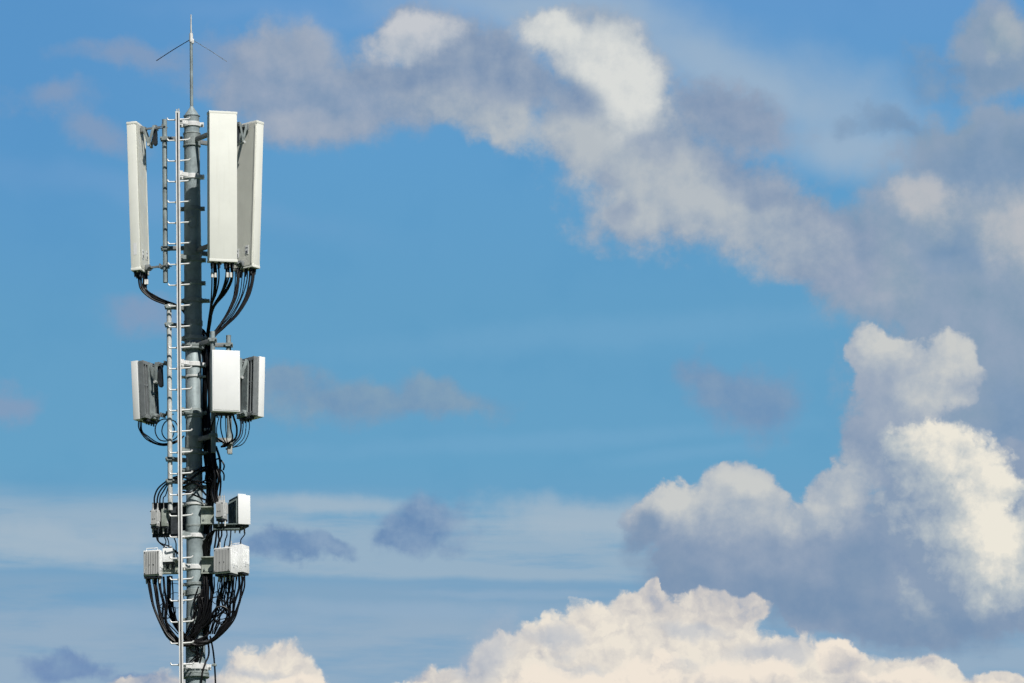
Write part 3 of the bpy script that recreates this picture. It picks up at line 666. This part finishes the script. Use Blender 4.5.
radio('small light grey unit at the upper left in front of the dark plate', R_(-20), 155.4, 509.5, 526, -.08, .105, .10, side=M['lightbox'], ncon=2, topcon=2)
radio('small greenish unit at the upper left beside the ladder', R_(-20), 165.4, 509, 526, -.06, .075, .09, 'plain', side=M['channel'], ncon=2, topcon=1)
# small clutter on the middle pipes
def cab(pts, r, label, group, mat='cable', name='cable', cat='cable', wob=0.0):
    P_ = []
    for i, (px, py, Y) in enumerate(pts):
        k = wob * 1.5 if 0 < i < len(pts) - 1 else wob * .3
        P_.append(at(px + rnd.uniform(-k, k), py + rnd.uniform(-k, k), Y + rnd.uniform(-k, k) * .012))
    r = r * rnd.uniform(.82, 1.12)
    b = MB(); b.tube(P_, r, 8 if r > .01 else 6, seg=5)
    return tag(b.build(name, M[mat]), label, cat, group)

# ------------------------------------------------------------------ cables
def tapes(pxs, py, Y, label):
    for px in pxs:
        b = MB(); p0, p1 = at(px, py - 2.4, Y), at(px, py + 2.4, Y); b.cyl(p0, p1, .0185, n=10)
        tag(b.build('cable_marker', M['tape']), label, 'marker', 'white tape markers on the antenna cables')
# from the tall left panel
L1 = 'black cable curving from the foot of the tall left panel to the mast'; G1 = 'cables from the tall left panel'
for k, x0 in enumerate((139.5, 141.5, 143.5, 145.5, 147)):
    cab([(x0, 269, .05 + .02 * k), (x0 - .1, 280, .04 + .02 * k), (142.2 + k * 1.3, 290, .03 + .02 * k), (152 + k * .9, 299.5 - k, .02), (165, 303.6 - k * .7, .06), (178, 307 - k * .5, .09), (187, 314 + k, .13), (194, 330 + 2 * k, .15)], .0135, L1, G1, wob=.5)
tapes((144.5, 147), 282, .09, 'white tape marker on a cable below the tall left panel')
# from the tall front panel
L2 = 'black cable dropping from the foot of the tall front panel into the trunk'; G2 = 'cables from the tall front panel'
for k, x0 in enumerate((212, 213.8, 215.6, 218.5, 226.5, 228.6, 230.6, 232)):
    cab([(x0, 262, -.70 + .01 * (k % 3)), (x0 + .2, 278, -.66), (x0 + (212.5 - x0) * .35, 292, -.50), (x0 + (211 - x0) * .85, 306, -.30), (208.8 + .25 * k, 322, -.10), (206.5 + .3 * k, 340, .03), (204.5 + .4 * k, 372, .05)], .0145 if k % 3 else .011, L2, G2, wob=.5)
tapes((212.2, 215.4), 275, -.695, 'white tape marker on a cable below the left of the tall front panel')
tapes((227.3, 230.8), 275, -.695, 'white tape marker on a cable below the right of the tall front panel')
# from the tall right panel
L3 = 'black cable sweeping down and left from the foot of the tall right panel'; G3 = 'cables from the tall right panel'
for k, x0 in enumerate((235, 237.2, 239.5, 242, 245, 247.5, 250, 252, 253.8)):
    sag = (x0 - 234) / 20
    cab([(x0, 268, .50), (x0 - .3, 281, .46), (x0 - 2 - sag * 4, 297, .40), (x0 - 8 - sag * 9, 313 + sag * 2, .30), (217.5 + sag * 5, 327 + sag * 1.5, .22), (211 + sag * 1.5, 338, .14), (206 + sag * 2, 356, .10), (204.5 + sag * 3, 385, .08)], .0145 if k in (1, 2, 6, 7, 8) else .0075, L3, G3, wob=.45)
# the trunk down the right flank of the mast
L4 = 'thick black trunk cable running down the right flank of the mast'; G4 = 'trunk cables down the mast'
for k in range(11):
    x0 = 202.6 + k * .72; Y0 = .10 - .022 * (k % 4) - .01 * k
    cab([(192 + k * .5, 322 + (k % 3) * 5, .17), (199 + k * .5, 334, .15), (x0 - .4, 352, Y0), (x0, 395, Y0), (x0 + .6, 430, Y0), (x0 + 2.5, 458, Y0 - .04), (x0 + 5.5, 480, Y0 - .08), (x0 + 3.5, 505, Y0 - .02), (x0 + .5, 530, Y0), (x0 - .5, 560, Y0), (x0 - .5, 590, Y0 - .03), (x0 - 2, 615, Y0 - .06), (x0 - 2, 640 - (k % 4) * 3, Y0)], .0155, L4, G4, wob=1.0)
for k in range(5):
    x0 = 213.5 + k * 1.4
    cab([(x0 - 3, 446, -.18), (x0 - .5, 462, -.2), (x0 + 1.5, 478, -.2), (x0 + (1 if k % 2 else -2), 492, -.18), (x0 + .5, 503, -.2)], .014, 'black cable in the tangle between the short front antenna and the upper right radio units', 'tangled cables above the upper right units', wob=1.2)
for k in range(6):
    a0 = rnd.uniform(0, 6)
    cxp, cyp, rr = 214.5 + rnd.uniform(-4, 4), 474 + rnd.uniform(-8, 10), rnd.uniform(4, 8)
    cab([(cxp + rr * math.cos(a0 + t * .75), cyp + 1.2 * rr * math.sin(a0 + t * .75), -.16 + .01 * t) for t in range(8)], .010, 'thin black cable coil in the tangle above the upper right radio units', 'coils above the upper right units', wob=.6)
# wraps crossing the mast
L5 = 'black cable wrapped across the front of the mast above the upper radio units'; G5 = 'cables wrapped round the mast'
for (p0, p1, p2) in (((183.5, 473), (194, 471), (207, 467)), ((184, 484), (193, 476), (206, 470)), ((185, 486), (196, 481), (208, 483)), ((185, 478), (196, 484), (207, 495)), ((184, 494), (194, 491), (207, 481)), ((184, 492), (195, 496), (208, 499))):
    cab([(p0[0] - 3, p0[1] + 2, .05), (p0[0], p0[1], -.08), (p1[0], p1[1], -.155), (p2[0] - 2, p2[1], -.10), (p2[0] + 4, p2[1] + 2, .0)], .0125, L5, G5, wob=.6)
# arcs feeding the upper left unit
L6 = 'black cable arching from the ladder down to the small upper left radio unit'; G6 = 'cables arching to the upper left unit'
for k, (x0, xt, yt) in enumerate(((155, 159, 488), (157.5, 161.5, 489), (160, 163.5, 491), (163, 165.5, 495))):
    cab([(x0, 508, -.06), (x0 - .5 + k * .4, 498, -.06), (xt, yt, -.05), (170, 479.5 + k, -.03), (180, 475.5 + k, .0), (189, 473, .12)], .0115 if k < 3 else .007, L6, G6, wob=.3)
# under the short antennas
L7 = 'thin black cable hanging from the short left antenna across to the stand pipe'; G7 = 'cables under the short left antenna'
for k, x0 in enumerate((138.6, 140, 141.6)):
    cab([(x0, 420, .05), (x0 + .5, 429 + k, .05), (146 + k, 438.5 - k, .04), (157, 444.5 - k * .8, .03), (166, 445.3 - k, -.05), (177, 442 - k, -.03), (184, 436, .05)], .0085, L7, G7, wob=.3)
for k, (cx_, cy_, rr) in enumerate(((164.5, 430, 9.6), (170.5, 430, 9.0))):
    cab([(cx_ + (rr - k * .5) * math.cos(t * .785 - 1), cy_ + 1.15 * rr * math.sin(t * .785 - 1), -.06 + .006 * t) for t in range(10)], .008, 'thin black cable looped round the white stand pipe under the short left antenna', 'loops at the left stand pipe', wob=.2)
L8 = 'thin black cable curving under the short right antenna to the foot of a stand pipe'; G8 = 'cables under the short right antenna'
for k, x0 in enumerate((240.8, 243.2, 246.0, 249)):
    cab([(x0, 419, .30), (x0 + .2, 428, .28), (x0 - 2.2, 437 + k * .4, .24), (x0 - 8, 444 + k * .3, .15), (230, 448.5, .05), (226, 449, .0)], .0065 if k else .012, L8, G8, wob=.3)
L9 = 'black cable looping below the short front antenna'; G9 = 'cables under the short front antenna'
for k, x0 in enumerate((216.5, 219, 222, 225, 229, 232)):
    q = (x0 - 224)
    cab([(x0, 411, -.50), (x0 + q * .1, 418, -.46), (x0 + q * .55, 428, -.38), (x0 + q * .35 + 1, 438, -.25), (226, 445, -.12), (221, 447, -.08)], (.012, .006, .009, .007, .010, .012)[k], L9, G9, wob=.7)
b = MB(); p = at(227.5, 442, -.04); b.box(p, (.13, .12, .07), bevel=.008); p = at(230, 450, -.02); b.box(p, (.06, .06, .11), bevel=.006)
tag(b.build('cable_splice_box', M['back']), 'small grey splice box at the foot of the stand pipe under the short right antenna', 'box')
# between the radio units
for k, (x0, x1) in enumerate(((156, 178), (158, 180), (163, 164), (165.5, 170), (173, 176))):
    cab([(x0, 535, -.05), (x0 + 2, 542, -.06), ((x0 + x1) / 2 + 1, 548, -.08), (x1, 554 + k, -.06), (x1 + 3, 562, .0)], .009, 'black cable slung between the upper and lower left radio units', 'cables between the left units', wob=.7)
for k, x0 in enumerate((216.5, 219, 221.5, 226, 231, 243.5)):
    cab([(x0, 527, -.16), (x0 + .2, 535, -.16), (x0 - .8 - (k == 5) * 1.5, 541, -.15), (x0 - 2, 549, -.14)], .012 if k < 3 else .008, 'black cable dropping from the upper right radio units to the lower ones', 'cables between the right units', wob=.8)
for k in range(7):
    cab([(216 - k, 528 + k, -.14), (213 - k, 536, -.12), (210 - k, 545, -.06), (206, 556 + k, -.03), (204, 572, -.03)], .0135, 'black cable slanting from the upper right radio units in to the mast', 'cables slanting to the mast', wob=.8)
# the big hanging loops under the lower radio units
L10 = 'black cable hanging in a long curve from the lower left radio units to the mast'; G10 = 'hanging cables on the left'
for k, x0 in enumerate((147.2, 149, 153.0, 154.6, 158.2, 160, 163.5)):
    s = k / 6
    cab([(x0, 577, -.10 + .02 * k), (x0 + 2.4 - s, 590, -.11), (x0 + 5.6 - s * 1.5, 606, -.13), (159.5 + s * 6, 623 - s * 2, -.15), (167 + s * 6, 637 - s * 3, -.17), (179 + s * 2, 644.5 - s * 4, -.18), (192, 646 - s * 4, -.17), (204 + s * 3, 640 - s * 4, -.10), (208, 626, .0)], .0135 if k != 4 else .009, L10, G10, wob=.6)
L11 = 'black cable hanging in a long curve from the lower right radio units to the mast'; G11 = 'hanging cables on the right'
for k, x0 in enumerate((244.5, 243, 239, 236.5, 233.5, 231, 228, 224.5)):
    s = k / 7
    cab([(x0, 576.5, -.10 - .02 * k), (x0 - .8, 588, -.12), (x0 - 3 - (1 - s) * 1, 602, -.14), (234.5 - s * 8, 618 - s * 2, -.16), (225 - s * 6, 631 - s * 3, -.18), (212, 641.5 - s * 3, -.18), (199, 645.5 - s * 4, -.19), (187, 642 - s * 5, -.15), (182, 632, .0)], .0145 if k % 3 else .010, L11, G11, wob=.6)
L12 = 'black cable hanging behind the ladder under the lower left radio units'; G12 = 'inner hanging cables'
for k in range(5):
    x0 = 167.5 + k * 1.1
    cab([(x0, 576, .05), (x0 + .2, 592, .04), (x0 + 1.2, 607, .03), (x0 + 4.5, 620, -.02), (179 + k, 632, -.10), (188 + k, 640, -.16), (200, 641, -.14)], .014 if k < 3 else .009, L12, G12, wob=.8)
for k in range(6):
    x0 = 204 + k * 1.6
    cab([(x0, 572, -.12), (x0 + 1, 590, -.14), (x0 - .5, 606, -.16), (x0 - 5, 622, -.17), (196 - k, 634, -.17), (188 - k * .6, 640, -.12)], .015, 'black cable crossing low over the mast from its right side', 'cables crossing the mast low down', wob=1.0)
for (cx_, cy_, rr, r, n) in ((221.3, 615, 8.6, .011, 9), (220.6, 614, 7.6, .008, 9), (222, 613, 6.2, .006, 9), (216, 606, 9, .009, 8), (227, 605, 8, .009, 8), (224, 594, 7, .006, 8), (218, 598, 6, .0055, 8), (229, 597, 5, .005, 8)):
    a0 = rnd.uniform(0, 6)
    cab([(cx_ + rr * math.cos(a0 + t * .8), cy_ + 1.05 * rr * math.sin(a0 + t * .8), -.20 + .008 * t) for t in range(n)], r, 'thin black cable coil hanging under the lower right radio units', 'coils under the lower right units', wob=.35)
for (cx_, cy_, rr, r) in ((165, 602, 7, .006), (167, 610, 8.5, .008), (175, 590, 7, .0045), (176, 600, 8, .004)):
    a0 = rnd.uniform(0, 6)
    cab([(cx_ + rr * math.cos(a0 + t * .8), cy_ + rr * math.sin(a0 + t * .8), -.02 + .008 * t) for t in range(7)], r, 'thin black cable coil hanging under the lower left radio units', 'coils under the lower left units', wob=.5)
for k in range(12):
    x0 = 214 + rnd.uniform(0, 20); x1 = 207 + rnd.uniform(0, 14)
    cab([(x0, 577, -.2), (x0 + rnd.uniform(-1, 1), 588, -.2), (x0 - 3 + rnd.uniform(-2, 2), 602, -.16), (x1, 620, -.12), (x1 - 5, 634, -.08)], rnd.choice((.006, .008, .0095)), 'thin black jumper hanging from the lower right radio units', 'thin jumpers on the right', wob=1.0)
for k in range(5):
    x0 = 155 + rnd.uniform(0, 14)
    cab([(x0, 577, -.06), (x0 + 1, 590, -.06), (x0 + 2 + rnd.uniform(-2, 2), 602, -.05), (x0 + 6, 616, -.04), (178, 626 + k * 2, -.02)], rnd.choice((.006, .008)), 'thin black jumper hanging from the lower left radio units', 'thin jumpers on the left', wob=1.0)
# going on down
cab([(207, 636, -.05), (208.8, 648, -.04), (208.4, 656, -.06), (205, 664, -.12), (202, 676, -.17), (201, 700, -.18)], .012, 'black cable leaving the loops and slipping down the front of the mast', 'cables running on down', wob=.2)
cab([(210, 636, .0), (212.6, 648, .0), (214.3, 662, .0), (215.6, 684, .0), (216, 720, .0)], .0115, 'black cable hanging straight down to the right of the mast foot', 'cables running on down', wob=.1)
for k in range(9):
    xa = 186 + rnd.uniform(0, 8)
    cab([(xa + 12, 585 + k * 2, -.15), (xa + 9, 600, -.17), (xa + 6 + k * .5, 615, -.175), (xa + 3, 628, -.175), (xa, 637, -.16), (xa - 2, 642, -.10)], rnd.choice((.009, .012, .014)), 'black cable lying over the mast inside the hanging loops', 'cables over the lower mast', wob=1.5)
for k in range(5):
    cab([(190 + k * 3, 640, -.16), (192 + k * 2.6, 648, -.15), (196 + k * 1.2, 655, -.155), (190 + k * 2.5, 662, -.15)], .010, 'black cable loop lying on the mast below the hanging bundle', 'cable loops on the mast foot', wob=1.5)
# ties and clamps on the trunk
for py, x0 in ((301, 205), (345, 205.5), (430, 206.5), (453, 207), (540, 204), (600, 203), (665, 213)):
    b = MB(); p = at(x0 + 1.2, py, .02 if py != 665 else .0); b.box(p, (.095 if py != 665 else .06, .12 if py != 665 else .05, .03), bevel=.005); b.cyl(p + Vector((0, -.09, 0)), p + Vector((0, -.05, 0)), .01, n=6)
    tag(b.build('cable_clamp', M['zinc']), 'grey clamp gripping the %s' % {301: 'cables level with the mast ring under the tall panels', 345: 'trunk cables level with the bolted flange above the short antennas', 430: 'trunk cables just under the short front antenna', 453: 'trunk cables level with the stand pipe feet', 540: 'cables between the upper and lower right radio units', 600: 'cables in the middle of the hanging loops', 665: 'lone cable right of the white collar at the mast foot'}[py], 'clamp', 'cable clamps on the mast')
